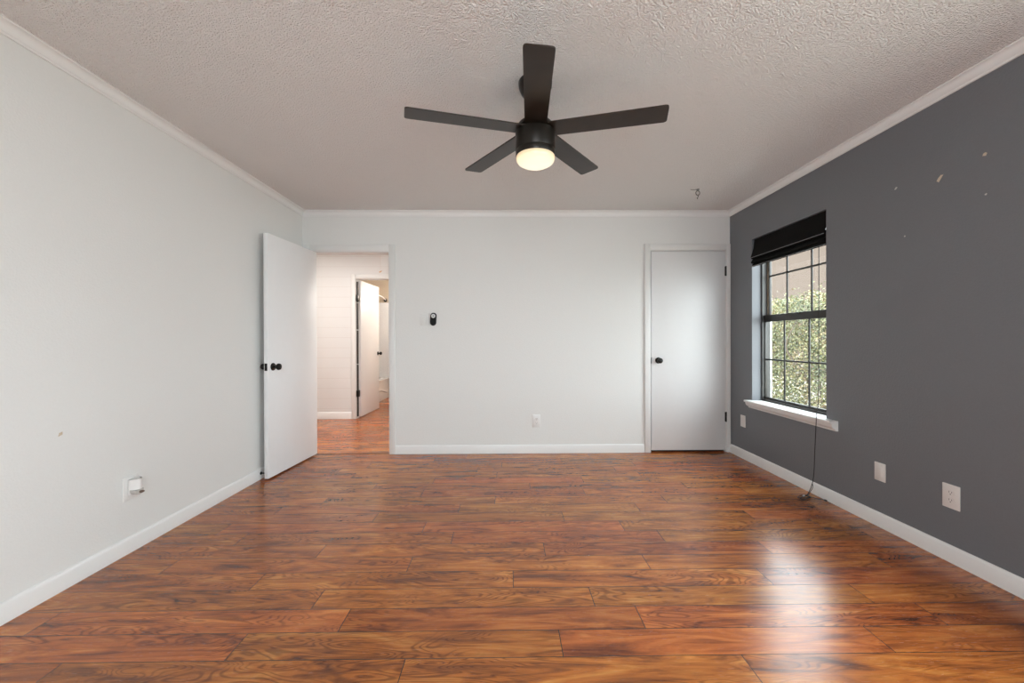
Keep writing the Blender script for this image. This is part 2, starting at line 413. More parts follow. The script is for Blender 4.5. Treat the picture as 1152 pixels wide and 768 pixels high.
base_y('baseboard_hall', 'white baseboard under the shiplap wall in the hall', HY, -1, XL, BX0 - 0.065, 0.10)

# crown mouldings
def crown_prof(p=0.038, h=0.055):
    pr = [(0, 0), (0, -h), (0.007, -h), (0.009, -h + 0.008), (0.012, -h + 0.010)]
    pr += [(p - 0.007 - (p - 0.019) * math.cos(math.radians(a)), -h + 0.010 + (h - 0.020) * math.sin(math.radians(a))) for a in (20, 40, 60, 80)]
    pr += [(p - 0.005, -0.008), (p, -0.007), (p, 0)]
    return pr
def crown(name, label, f, a, b):
    o = MB().prism(crown_prof(), f, a, b).build(name, 'trim', smooth=25); tag(o, label, 'crown moulding', kind='structure')
crown('trim_2', 'white crown moulding along the left wall', lambda u, v, t: (-A + u, t, H + v), REAR, D)
crown('trim_3', 'white crown moulding above the dark grey wall', lambda u, v, t: (B - u, t, H + v), REAR, D)
crown('trim_4', 'white crown moulding along the far wall', lambda u, v, t: (t, D - u, H + v), -A, B)
crown('trim_5', 'white crown moulding behind the viewer', lambda u, v, t: (t, REAR + u, H + v), -A, B)

# casings
def casing(name, label, x0, x1, ztop, y, sgn, wl, wr, wt, xmaxr=None, depth=BT, jamb=True):
    cp = 0.018; mb = MB()
    def leg(a, b, z0, z1): mb.box((a, min(y, y + sgn*cp), z0), (b, max(y, y + sgn*cp), z1), 0.004)
    leg(x0 - wl, x0, 0, ztop + wt); leg(x1, x1 + wr, 0, ztop + wt); leg(x0, x1, ztop, ztop + wt)
    if jamb:                                 # jamb lining and stop inside the wall
        ys = (y + 0.001, y + depth - 0.001) if sgn < 0 else (y - depth + 0.001, y - 0.001)
        mb.box((x0, ys[0], 0), (x0 + 0.006, ys[1], ztop)); mb.box((x1 - 0.006, ys[0], 0), (x1, ys[1], ztop)); mb.box((x0, ys[0], ztop - 0.006), (x1, ys[1], ztop))
    o = mb.build(name, 'casing', smooth=30); tag(o, label, 'door casing', kind='structure'); return o
trim_d = casing('trim_6', 'white casing around the open doorway', OX0, OX1, OZ, D, -1, 0.058, 0.060, 0.072)
MB().box((OX1 - 0.0085, D + 0.012, 0.885), (OX1 - 0.006, D + 0.036, 0.945), 0.001).build('strike_plate', 'chrome', trim_d)
casing('trim_7', 'white casing around the closet door', CX0, CX1, CZ, D, -1, 0.060, B - CX1 - 0.002, 0.063)
casing('trim_8', 'white casing around the bathroom door in the hall', BX0, BX1, BZ, HY, -1, 0.062, 0.062, 0.062)

# ------------------------------------------------------------------ doors
def knob(parent, base, axis, mat='black_metal', scale=1.0, name='door_knob'):
    s = scale
    prof = [(0.0, 0.0), (0.031*s, 0.0), (0.032*s, 0.004*s), (0.029*s, 0.009*s), (0.014*s, 0.011*s), (0.0105*s, 0.020*s), (0.012*s, 0.030*s), (0.020*s, 0.036*s), (0.0265*s, 0.045*s), (0.0275*s, 0.054*s), (0.024*s, 0.063*s), (0.015*s, 0.068*s), (0, 0.069*s)]
    return MB().lathe(prof, base, axis, 28).build(name, mat, parent)
def hinge(parent, x, y, z, hgt=0.09):
    mb = MB().box((x - 0.009, y - 0.004, z - hgt/2), (x + 0.012, y + 0.004, z + hgt/2), 0.001)
    mb.lathe([(0, -hgt/2 - 0.004), (0.005, -hgt/2 - 0.003), (0.006, -hgt/2), (0.006, hgt/2), (0.005, hgt/2 + 0.003), (0, hgt/2 + 0.004)], (x, y - 0.006, z), (0, 0, 1), 12)
    return mb.build('hinge', 'black_metal', parent)
# open bedroom door: hinged at the left jamb, swung into the room almost against the left wall
hx, hy = -1.900, D - 0.012               # hall-side face at the hinge
fx, fy = -1.950, 3.398                   # hall-side face at the latch edge
d1 = thing('door_1', 'open white flush door swung toward the left wall, with black knobs', 'door', (hx, hy, 0.0), kind='structure')
dv = Vector((fx - hx, fy - hy, 0)); dl = dv.length; dv.normalize(); nv = Vector((-dv.y, dv.x, 0))   # nv points into the room (+x)
if nv.x < 0: nv = -nv
def dpt(s, n, z): return Vector((hx, hy, 0)) + dv * s + nv * n + Vector((0, 0, z))
mb = MB(); mb.box((0, -0.035, 0.013), (dl, 0, 2.022), 0.002)
for v in mb.bm.verts: v.co = dpt(v.co.x, v.co.y, v.co.z)
mb.build('door_slab', 'door', d1)
ks = dl - 0.062
knob(d1, dpt(ks, 0.0, 0.925), nv); knob(d1, dpt(ks, -0.035, 0.925), -nv, scale=0.92)
mb = MB(); mb.box((dl - 0.001, -0.029, 0.895), (dl + 0.0015, -0.006, 0.955), 0.0006)
mb.lathe([(0, 0), (0.007, 0), (0.007, 0.008), (0, 0.011)], (dl, -0.0175, 0.925), (1, 0, 0), 10)
for v in mb.bm.verts: v.co = dpt(v.co.x, v.co.y, v.co.z)
mb.build('latch_plate', 'black_metal', d1)
for z in (0.25, 1.0, 1.82):
    mb = MB(); mb.lathe([(0, -0.045), (0.006, -0.045), (0.006, 0.045), (0, 0.045)], dpt(-0.004, -0.041, z), (0, 0, 1), 10); mb.build('hinge', 'black_metal', d1)
# closed closet door
d2 = thing('door_2', 'closed white flush closet door beside the dark grey wall', 'door', ((CX0 + CX1)/2, D, 0), kind='structure')
MB().box((CX0 + 0.009, D - 0.006, 0.022), (CX1 - 0.009, D + 0.029, CZ - 0.010), 0.002).build('door_slab', 'closet_door', d2)
knob(d2, (1.532, D - 0.006, 0.931), (0, -1, 0))
for z in (1.833, 0.358): hinge(d2, CX1 - 0.004, D - 0.010, z, 0.095)
MB().box((CX0 + 0.0075, D - 0.0082, 0.90), (CX0 + 0.013, D - 0.004, 0.96)).build('latch_plate', 'black_metal', d2)
MB().box((CX0 + 0.006, D + 0.035, 0.0), (CX1 - 0.006, D + 0.05, CZ - 0.006)).build('gap_shade_sheet', 'dark_gap', d2)  # dark sheet behind the slab, painted-in shade for the gaps around it
# bathroom door, opened into the bathroom
bhx, bhy = -2.165, BY - 0.03; bfx, bfy = -2.140, 6.95
d3 = thing('door_3', 'white bathroom door standing open beyond the hall', 'door', (bhx, bhy, 0), kind='structure')
bv = Vector((bfx - bhx, bfy - bhy, 0)); bl = bv.length; bv.normalize(); bn_ = Vector((bv.y, -bv.x, 0))
def bpt(s, n, z): return Vector((bhx, bhy, 0)) + bv * s + bn_ * n + Vector((0, 0, z))
mb = MB(); mb.box((0, -0.035, 0.015), (bl, 0, 2.032), 0.002)
for v in mb.bm.verts: v.co = bpt(v.co.x, v.co.y, v.co.z)
mb.build('door_slab', 'door', d3)
knob(d3, bpt(bl - 0.065, 0, 0.93), bn_); 
mb = MB()                                   # dark strip painted in as the shaded gap along the hinge side
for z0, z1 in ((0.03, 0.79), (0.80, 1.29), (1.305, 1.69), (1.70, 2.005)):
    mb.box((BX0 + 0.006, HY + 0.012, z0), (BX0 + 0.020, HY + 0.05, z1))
mb.build('gap_shade_strip', 'dark_gap', d3)
for z in (1.765, 0.365): MB().box((BX0 + 0.004, HY - 0.008, z - 0.046), (BX0 + 0.036, HY + 0.062, z + 0.046), 0.001).build('hinge', 'black_metal', d3)

# ------------------------------------------------------------------ window
def make_window(name, label, WY0, WY1):
    win = thing(name, label, 'window', (2.38, (WY0 + WY1)/2, WZ0), kind='structure')
    y0, y1, z0, z1 = WY0 + 0.001, WY1 - 0.001, WZ0 + 0.012, WZ1 - 0.001
    # painted side linings of the opening (drywall returns)
    mb = MB().box((2.352, y0, z0), (2.368, y0 + 0.016, z1)).box((2.352, y1 - 0.016, z0), (2.368, y1, z1)).box((2.352, y0, z1 - 0.022), (2.368, y1, z1)).box((2.352, y0, WZ0), (2.368, y1, z0 + 0.008))
    mb.box((2.368, y0, z0), (2.43, y0 + 0.012, z1)).box((2.368, y1 - 0.012, z0), (2.43, y1, z1)).box((2.368, y0, z1 - 0.012), (2.43, y1, z1)).box((2.368, y0, WZ0), (2.43, y1, z0 + 0.012))
    mb.build('window_frame', 'bronze_frame', win)
    MB().box((2.400, y1 - 0.030, 1.36), (2.424, y1 - 0.0125, z1 - 0.013)).build('sash_track', 'tan_track', win)
    def sash(name, xc, ya, yb, za, zb, rail_b, rail_t, st, cols, mids):
        mb = MB(); h = 0.011
        mb.box((xc - h, ya, za), (xc + h, ya + st, zb), 0.002).box((xc - h, yb - st, za), (xc + h, yb, zb), 0.002)
        mb.box((xc - h, ya + st, za), (xc + h, yb - st, za + rail_b), 0.002).box((xc - h, ya + st, zb - rail_t), (xc + h, yb - st, zb), 0.002)
        s = mb.build(name, 'bronze_frame', win)
        g = MB()
        for yc in cols: g.box((xc - 0.008, yc - 0.0075, za + rail_b), (xc + 0.001, yc + 0.0075, zb - rail_t), 0.0015)
        for zc in mids: g.box((xc - 0.0085, ya + st, zc - 0.0075), (xc + 0.0015, yb - st, zc + 0.0075), 0.0015)
        g.build('muntin_grid', 'bronze_frame', s)
        MB().box((xc + 0.002, ya + st - 0.004, za + rail_b - 0.004), (xc + 0.005, yb - st + 0.004, zb - rail_t + 0.004)).build('glass_pane', 'glass', s)
        return s
    sash('upper_sash', 2.412, y0 + 0.013, y1 - 0.030, 1.318, z1 - 0.013, 0.045, 0.03, 0.012, (WY0 + 0.3676*(WY1 - WY0), WY0 + 0.692*(WY1 - WY0)), (1.716,))
    low = sash('lower_sash', 2.382, y0 + 0.013, y1 - 0.013, z0 + 0.006, 1.362, 0.022, 0.062, 0.012, (WY0 + 0.354*(WY1 - WY0), WY0 + 0.681*(WY1 - WY0)), (0.957,))
    MB().box((2.362, (WY0 + WY1)/2 - 0.03, 1.345), (2.374, (WY0 + WY1)/2 + 0.03, 1.362), 0.003).build('sash_lock', 'bronze_frame', low)
    # outside jambs, light coloured
    mb = MB().box((2.425, y0, WZ0 - 0.02), (2.442, y0 + 0.012, z1)).box((2.425, y1 - 0.012, WZ0 - 0.02), (2.442, y1, z1)).box((2.425, y0, z1 - 0.012), (2.442, y1, z1)).box((2.425, y0, WZ0 - 0.02), (2.442, y1, WZ0 + 0.01))
    mb.build('outer_casing', 'plate', win)
    # sill: stool with a moulded apron
    pr = [(0.0, 0.578), (-0.058, 0.578), (-0.061, 0.574), (-0.061, 0.564), (-0.056, 0.560), (-0.046, 0.558)]
    pr += [(-0.018 - 0.028 * math.cos(math.radians(a)), 0.556 - 0.036 * math.sin(math.radians(a))) for a in (10, 30, 50, 70, 90)]
    pr += [(-0.016, 0.508), (0.0, 0.508)]
    sl = MB().prism(pr, lambda u, v, t: (B + u, t, v), WY0 - 0.106, WY1 + 0.033)
    sl.box((B, WY0 + 0.001, 0.555), (2.352, WY1 - 0.001, 0.578))
    sl.build('window_sill', 'trim', win, smooth=25)
make_window('window_1', 'dark bronze framed single hung window with grid panes in the grey wall', WY0, WY1)
make_window('window_2_added', 'added grid window in the grey wall, unseen, for fill daylight', SY0, SY1)

# ------------------------------------------------------------------ roman shade
sh = thing('roman_shade', 'black roman shade pulled up at the top of the window', 'blind', (B + 0.05, (WY0 + WY1)/2, WZ1))
ya, yb = WY0 + 0.003, WY1 - 0.003
MB().box((B + 0.024, ya, WZ1 - 0.035), (B + 0.062, yb, WZ1 - 0.002), 0.003).build('head_rail', 'shade', sh)
def sheet(prof, th=0.004):
    """thin fabric following an open (u, v) profile"""
    P = [Vector((u, v)) for u, v in prof]; L_, R_ = [], []
    for i, p in enumerate(P):
        t = (P[min(i+1, len(P)-1)] - P[max(i-1, 0)]).normalized(); n = Vector((-t.y, t.x)) * th/2
        L_.append(p + n); R_.append(p - n)
    return [tuple(q) for q in L_] + [tuple(q) for q in R_[::-1]]
def sweep(mb, prof):
    mb.prism(prof, lambda u, v, t: (B + 0.012 + u, t, v), ya, yb); return mb
front = [(0.010, WZ1 - 0.002), (0.006, WZ1 - 0.03), (0.000, 1.98), (-0.010, 1.94), (-0.022, 1.905), (-0.026, 1.893), (-0.020, 1.885), (-0.006, 1.884), (0.02, 1.90)]
sweep(MB(), sheet(front)).build('front_fabric', 'shade', sh)
f2 = [(0.03, 1.93), (0.012, 1.90), (-0.006, 1.874), (-0.020, 1.856), (-0.023, 1.846), (-0.014, 1.840), (0.004, 1.846), (0.03, 1.87)]
sweep(MB(), sheet(f2)).build('fabric_fold', 'shade', sh)
f3 = [(0.04, 1.90), (0.022, 1.872), (0.004, 1.842), (-0.010, 1.826), (-0.012, 1.817), (-0.002, 1.812), (0.014, 1.820), (0.04, 1.85)]
sweep(MB(), sheet(f3)).build('fabric_fold', 'shade', sh)
for u, v in ((-0.0275, 1.8915), (-0.0135, 1.8155)):
    MB().tube([(B + 0.012 + u, ya, v), (B + 0.012 + u, yb, v)], 0.0026, 8).build('piping', 'shade_edge', sh)
# lift cords down the glass, over the sill and into a small tangle on the floor
def smooth_path(pts, n=8):
    P = [Vector(p) for p in pts]; out = []
    for i in range(len(P) - 1):
        p0, p1, p2, p3 = P[max(i-1, 0)], P[i], P[i+1], P[min(i+2, len(P)-1)]
        for k in range(n):
            t = k / n
            out.append(0.5 * ((2*p1) + (p2 - p0)*t + (2*p0 - 5*p1 + 4*p2 - p3)*t*t + (3*p1 - p0 - 3*p2 + p3)*t**3))
    out.append(P[-1]); return out
c1 = smooth_path([(2.312, 3.033, 1.90), (2.312, 3.034, 1.4), (2.311, 3.036, 0.75), (2.300, 3.034, 0.62), (2.262, 2.995, 0.587), (2.225, 2.945, 0.583), (2.201, 2.913, 0.576), (2.198, 2.912, 0.53), (2.206, 2.935, 0.33), (2.212, 2.952, 0.17), (2.206, 2.962, 0.09), (2.190, 2.972, 0.03), (2.166, 2.968, 0.006), (2.120, 2.945, 0.005), (2.090, 2.925, 0.006), (2.098, 2.900, 0.005), (2.140, 2.918, 0.006), (2.180, 2.940, 0.005), (2.150, 2.965, 0.010), (2.105, 2.955, 0.008), (2.082, 2.930, 0.006), (2.110, 2.912, 0.011), (2.170, 2.930, 0.009)])
MB().tube(c1, 0.0025, 6).build('lift_cord', 'cord', sh)
c2 = smooth_path([(2.206, 2.9595, 0.1), (2.222, 2.978, 0.06), (2.205, 2.990, 0.012), (2.180, 2.965, 0.006), (2.195, 2.925, 0.006), (2.214, 2.893, 0.008), (2.232, 2.880, 0.009)])
MB().tube(c2, 0.0019, 6).build('lift_cord', 'cord', sh)
MB().lathe([(0, 0), (0.0035, 0.001), (0.006, 0.010), (0.006, 0.020), (0.003, 0.026), (0, 0.027)], (2.228, 2.884, 0.009), (0.35, -0.9, 0), 12).build('cord_tassel', 'cord', sh)
MB().lathe([(0, 0), (0.004, 0.001), (0.0055, 0.008), (0.0055, 0.018), (0.003, 0.024), (0, 0.025)], (2.128, 2.946, 0.012), (0.8, 0.5, 0), 12).build('cord_joiner', 'string', sh)

# ------------------------------------------------------------------ ceiling fan
FX, FY, BZ_ = 0.147, 2.085, 2.195
fan = thing('ceiling_fan', 'five blade dark bronze ceiling fan with a lit round lamp', 'ceiling fan', (FX, FY, H))
MB().lathe([(0.0, 0.0), (0.082, 0.0), (0.085, -0.006), (0.083, -0.030), (0.070, -0.060), (0.045, -0.085), (0.022, -0.098), (0.0, -0.098)], (FX, FY, H), (0, 0, 1), 40).build('canopy', 'fan_metal', fan)
MB().lathe([(0.0, 2.20), (0.0135, 2.20), (0.0135, 2.36), (0.0, 2.36)], (FX, FY, 0), (0, 0, 1), 20).build('downrod', 'fan_metal', fan)
MB().lathe([(0.0, 2.252), (0.026, 2.252), (0.030, 2.248), (0.032, 2.228), (0.0, 2.228)], (FX, FY, 0), (0, 0, 1), 28).build('coupling_cover', 'fan_metal', fan)
MB().lathe([(0.0, 2.232), (0.060, 2.232), (0.084, 2.226), (0.092, 2.216), (0.093, 2.203), (0.080, 2.200), (0.080, 2.186), (0.099, 2.183), (0.1005, 2.178), (0.1005, 2.096), (0.0985, 2.092), (0.0, 2.092)], (FX, FY, 0), (0, 0, 1), 56).build('motor_housing', 'fan_metal', fan)
lk = MB().lathe([(0.0, 2.0925), (0.0975, 2.0925), (0.0985, 2.090), (0.0985, 2.066), (0.0965, 2.063), (0.0, 2.063)], (FX, FY, 0), (0, 0, 1), 56).build('light_kit', 'fan_metal', fan)
MB().lathe([(0.0, 2.064), (0.095, 2.064), (0.0965, 2.061), (0.0965, 2.052), (0.0945, 2.043), (0.087, 2.032), (0.070, 2.022), (0.046, 2.016), (0.022, 2.0135), (0.0, 2.013)], (FX, FY, 0), (0, 0, 1), 56).build('lamp_lens', 'lens', lk, smooth=60)
def blade(ang, R):
    mb = MB(); a = math.radians(ang); d = Vector((math.cos(a), math.sin(a), 0)); n0 = Vector((-math.sin(a), math.cos(a), 0))
    pt = math.radians(7.0); n = n0 * math.cos(pt) + Vector((0, 0, -1)) * math.sin(pt); nn = d.cross(n)
    r_in, wi, wo, cr_, th = 0.070, 0.054, 0.060, 0.015, 0.007
    out = [(r_in, -wi), (R - cr_, -wo)]
    out += [(R - cr_ + cr_*math.cos(math.radians(t)), -wo + cr_ + cr_*math.sin(math.radians(t))) for t in (-60, -30, 0)]
    out += [(R - cr_ + cr_*math.cos(math.radians(t)), wo - cr_ + cr_*math.sin(math.radians(t))) for t in (0, 30, 60, 90)]
    out += [(r_in, wi)]
    o = Vector((FX, FY, BZ_))
    mb.prism(out, lambda u, v, t: o + d*u + n*v + nn*t, -th/2, th/2)
    b = mb.build('fan_blade', 'fan_blade', fan, smooth=30)
    bi = MB(); bi.box((0.072, -0.030, 0.0045), (0.165, 0.030, 0.0075), 0.001)
    for sx, sy in ((0.12, -0.016), (0.12, 0.016), (0.15, 0.0)):
        bi.lathe([(0, 0), (0.006, 0), (0.005, 0.003), (0, 0.004)], (sx, sy, 0.0072), (0, 0, 1), 10)
    for v in bi.bm.verts: v.co = o + d*v.co.x + n*v.co.y + (nn*v.co.z if nn.z > 0 else -nn*v.co.z)
    bi.build('blade_bracket', 'fan_metal', b)
TIPS = ((-165.4, 0.640), (-14.9, 0.630), (-92.6, 0.602), (125.5, 0.615), (52.9, 0.625))
for a_, r_ in TIPS: blade(a_, r_)

# ------------------------------------------------------------------ wall fittings
def on_wall(mb, wall):
    """local (across, up, out) -> world, then the mesh keeps those coordinates"""
    for v in mb.bm.verts: v.co = wall(v.co.x, v.co.y, v.co.z)
    return mb
wall_b = lambda cx, cz: (lambda a, b, o: Vector((cx + a, D - o, cz + b)))
wall_r = lambda cy, cz: (lambda a, b, o: Vector((B - o, cy - a, cz + b)))
wall_l = lambda cy, cz: (lambda a, b, o: Vector((-A + o, cy + a, cz + b)))
def plate(root, wf, w, h, mat): return on_wall(MB().box((-w/2, -h/2, 0), (w/2, h/2, 0.006), 0.0025), wf).build('cover_plate', mat, root)
def screw(root, wf, x, y): return on_wall(MB().lathe([(0, 0.0055), (0.0032, 0.0055), (0.003, 0.0068), (0, 0.0072)], (x, y, 0), (0, 0, 1), 10), wf).build('screw', 'plate', root)
def duplex(name, label, loc, wf, w, h, mat):
    t = thing(name, label, 'outlet', loc)
    plate(t, wf, w, h, mat)
    for s in (-1, 1):
        r = on_wall(MB().prism([(x, y + s*0.0195) for x, y in ([(-0.0165, -0.009), (-0.0165, 0.009)] + [(0.017*math.cos(q), 0.0145*math.sin(q)) for q in (2.3, 1.9, 1.57, 1.24, 0.84)] + [(0.0165, 0.009), (0.0165, -0.009)] + [(0.017*math.cos(q), 0.0145*math.sin(q)) for q in (-0.84, -1.24, -1.57, -1.9, -2.3)])],
                       lambda u, v, o_: (u, v, o_), 0.004, 0.0075), wf).build('receptacle', mat, t)
        sl_ = MB().box((-0.0075, s*0.0195 - 0.001, 0.006), (-0.0055, s*0.0195 + 0.008, 0.0079)).box((0.0055, s*0.0195 - 0.001, 0.006), (0.0075, s*0.0195 + 0.007, 0.0079))
        sl_.lathe([(0, 0.006), (0.0026, 0.006), (0.0026, 0.0079), (0, 0.0079)], (0, s*0.0195 - 0.0075, 0), (0, 0, 1), 10)
        on_wall(sl_, wf).build('slot', 'slot', r)
    screw(t, wf, 0, 0)
    return t
duplex('electrical_outlet', 'white double socket outlet low on the far white wall', (0.296, D, 0.325), wall_b(0.296, 0.325), 0.079, 0.127, 'plate')
duplex('electrical_outlet', 'almond double socket outlet on the dark grey wall, nearest the viewer', (B, 2.078, 0.335), wall_r(2.078, 0.335), 0.083, 0.122, 'plate_warm')
t = thing('cover_plate', 'blank white cover plate on the grey wall beside the socket outlet', 'wall plate', (B, 2.480, 0.333)); wf = wall_r(2.480, 0.333)
plate(t, wf, 0.073, 0.110, 'plate_warm'); screw(t, wf, 0, 0.042); screw(t, wf, 0, -0.042)
on_wall(MB().box((-0.016, -0.033, 0.005), (0.016, 0.033, 0.0078), 0.001), wf).build('blank_insert', 'plate_warm', t)
t = thing('cover_plate', 'blank white cover plate under the far end of the window sill', 'wall plate', (B, 3.937, 0.358)); wf = wall_r(3.937, 0.358)
plate(t, wf, 0.078, 0.112, 'plate_warm'); screw(t, wf, 0, 0.042); screw(t, wf, 0, -0.042)
# white switch plate and black remote
t = thing('light_switch', 'white double light switch on the far wall beside the black remote', 'light switch', (-0.831, D, 1.351)); wf = wall_b(-0.831, 1.351)
plate(t, wf, 0.078, 0.116, 'white_wall')
for dx in (-0.0,): on_wall(MB().box((-0.016, -0.033, 0.005), (0.016, 0.033, 0.0075), 0.001).box((-0.014, -0.031, 0.0075), (0.014, 0.0, 0.0095), 0.0015), wf).build('rocker', 'white_wall', t)
screw(t, wf, 0, 0.048); screw(t, wf, 0, -0.048)
t = thing('fan_remote', 'small black pill shaped remote with a round silver button on the far wall', 'remote', (-0.738, D, 1.353))
rot = math.radians(-3.5)
def wr(a, b, o): return Vector((-0.738 + a*math.cos(rot) - b*math.sin(rot), D - o, 1.353 + a*math.sin(rot) + b*math.cos(rot)))
def pill(r, L, o0, o1, bev=0.003):
    pr = [(r*math.cos(q), L + r*math.sin(q)) for q in [PI*k/12 for k in range(13)]] + [(r*math.cos(q), -L + r*math.sin(q)) for q in [PI + PI*k/12 for k in range(13)]]
    mb = MB(); mb.prism(pr, lambda u, v, o_: (u, v, o_), o0, o1)
    top = [f for f in mb.bm.faces if len(f.verts) > 8 and all(abs(v.co.z - o1) < 1e-6 for v in f.verts)]
    bmesh.ops.bevel(mb.bm, geom=list(top[0].edges), offset=bev, segments=2, affect='EDGES'); return mb
on_wall(pill(0.0315, 0.034, 0.0, 0.010), wr).build('wall_cradle', 'black_plastic', t)
on_wall(pill(0.0285, 0.032, 0.009, 0.022, 0.004), wr).build('remote_body', 'black_plastic', t)
on_wall(MB().lathe([(0, 0.021), (0.0215, 0.021), (0.0215, 0.0235), (0.019, 0.0245), (0.008, 0.0245), (0.0065, 0.0238), (0, 0.0238)], (0, 0.032, 0), (0, 0, 1), 28), wr).build('button_dial', 'silver', t)
on_wall(MB().lathe([(0, 0.0235), (0.005, 0.0235), (0.0045, 0.0255), (0, 0.0258)], (0, 0.032, 0), (0, 0, 1), 16), wr).build('centre_button', 'slot', t)
on_wall(MB().lathe([(0, 0.0215), (0.012, 0.0215), (0.011, 0.0228), (0, 0.023)], (0, -0.018, 0), (0, 0, 1), 20), wr).build('lower_button', 'black_plastic', t)
# left wall: outlet with night light
duplex('electrical_outlet', 'white outlet on the left wall behind the plug-in night light', (-A, 2.262, 0.345), wall_l(2.262, 0.345), 0.090, 0.122, 'plate')
nl = thing('night_light', 'white plug-in night light in the left wall outlet', 'night light', (-A + 0.02, 2.268, 0.36)); wf = wall_l(2.262, 0.345)
mb = MB().box((-0.022, -0.034, 0.0082), (0.024, 0.048, 0.020), 0.004)
on_wall(mb, wf).build('plug_body', 'plate', nl)
prof = [(0.026*math.cos(q), 0.0195 + 0.040*math.sin(q)) for q in [PI*k/14 for k in range(15)]]
prof_in = [(0.0225*math.cos(q), 0.0195 + 0.0355*math.sin(q)) for q in [PI - PI*k/14 for k in range(15)]]
on_wall(MB().prism(prof + prof_in, lambda u, v, z_: (u, z_, v), -0.004, 0.054), wf).build('shade', 'plate', nl)
on_wall(MB().prism(prof, lambda u, v, z_: (u, z_, v), 0.050, 0.054), wf).build('shade_cap', 'plate', nl)
pr2 = [(0.030*math.cos(q) * 0.8, -0.006 + 0.028*math.sin(q)) for q in [PI + PI*k/12 for k in range(13)]]
on_wall(MB().prism(pr2, lambda u, v, o_: (u, v, o_), 0.0195, 0.054), wf).build('lens', 'frost', nl)
on_wall(MB().lathe([(0, 0.0), (0.007, 0.002), (0.008, 0.012), (0.005, 0.022), (0, 0.024)], (0.0, -0.020, 0.0535), (0, 0.2, 1), 14), wf).build('bulb', 'night_dark', nl)
# door stop on the left baseboard
ds = thing('door_stop', 'small black door stop on the left baseboard behind the open door', 'door stop', (-A + 0.013, 3.43, 0.05))
MB().lathe([(0, 0), (0.013, 0), (0.013, 0.003), (0.007, 0.006), (0.0, 0.006)], (-A + 0.0130, 3.43, 0.05), (1, 0, 0), 18).build('base_flange', 'black_metal', ds)
hel = [(-A + 0.018 + 0.032*k/60, 3.43 + 0.0042*math.cos(k*0.9), 0.05 + 0.0042*math.sin(k*0.9)) for k in range(61)]
MB().tube(hel, 0.0013, 6).build('spring', 'black_metal', ds)
MB().lathe([(0, 0), (0.006, 0), (0.007, 0.003), (0.006, 0.008), (0, 0.009)], (-A + 0.049, 3.43, 0.05), (1, 0, 0), 16).build('rubber_tip', 'black_plastic', ds)
# plaster chips and nail holes in the walls
def chip(parent, wf, pts, mat, th=0.0008, name='plaster_chip', out=0.0):
    on_wall(MB().prism(pts, lambda u, v, o_: (u, v, o_), out - 0.0005, out + th), wf).build(name, mat, parent, smooth=0)
def blob(r, sx, sy, seed, ang=0.0):
    rn = random.Random(seed); o = []
    for k in range(11):
        q = 2*PI*k/11; rr = r * rn.uniform(0.65, 1.2); x, y = rr*sx*math.cos(q), rr*sy*math.sin(q)
        o.append((x*math.cos(ang) - y*math.sin(ang), x*math.sin(ang) + y*math.cos(ang)))
    return o
chip(WR, wall_r(2.137, 1.977), blob(0.016, 1.5, 0.55, 3, 0.9), 'chip')
chip(WR, wall_r(2.379, 2.017), blob(0.008, 1.3, 0.8, 4, 0.5), 'pale_chip')
chip(WR, wall_r(1.932, 2.012), blob(0.009, 1.0, 0.8, 5, 0.7), 'chip')
chip(WR, wall_r(1.928, 1.822), blob(0.005, 1.0, 1.0, 6), 'pale_chip')
chip(WR, wall_r(2.326, 1.724), blob(0.005, 1.0, 1.0, 8), 'pale_chip')
chip(WL, wall_l(1.916, 0.716), blob(0.013, 1.0, 0.6, 9, 0.7), 'chip')
# hook in the ceiling by the far wall
hk = thing('ceiling_hook', 'small grey hook and ring hanging from the ceiling by the closet', 'hook', (1.656, 3.56, H))
MB().lathe([(0, 0.0), (0.014, 0.0), (0.014, -0.003), (0.004, -0.006), (0, -0.006)], (1.656, 3.56, H), (0, 0, 1), 18).build('ceiling_plate', 'steel', hk)
ring = [(1.656 + 0.017*math.cos(q), 3.56, 2.408 + 0.020*math.sin(q)) for q in [2*PI*k/24 for k in range(24)]]
MB().tube([(1.656, 3.56, H - 0.004), (1.656, 3.56, 2.427)], 0.003, 8).build('screw_shank', 'steel', hk)
MB().tube(ring, 0.0035, 8, True).build('ring', 'steel', hk)
MB().tube(smooth_path([(1.656, 3.56, 2.39), (1.660, 3.56, 2.378), (1.652, 3.56, 2.366), (1.656, 3.56, 2.355)], 6), 0.0035, 8).build('hook_tail', 'steel', hk)
MB().tube(smooth_path([(1.652, 3.56, H - 0.005), (1.625, 3.562, H - 0.003), (1.594, 3.560, H - 0.003)], 6), 0.0022, 6).build('wire', 'steel', hk)

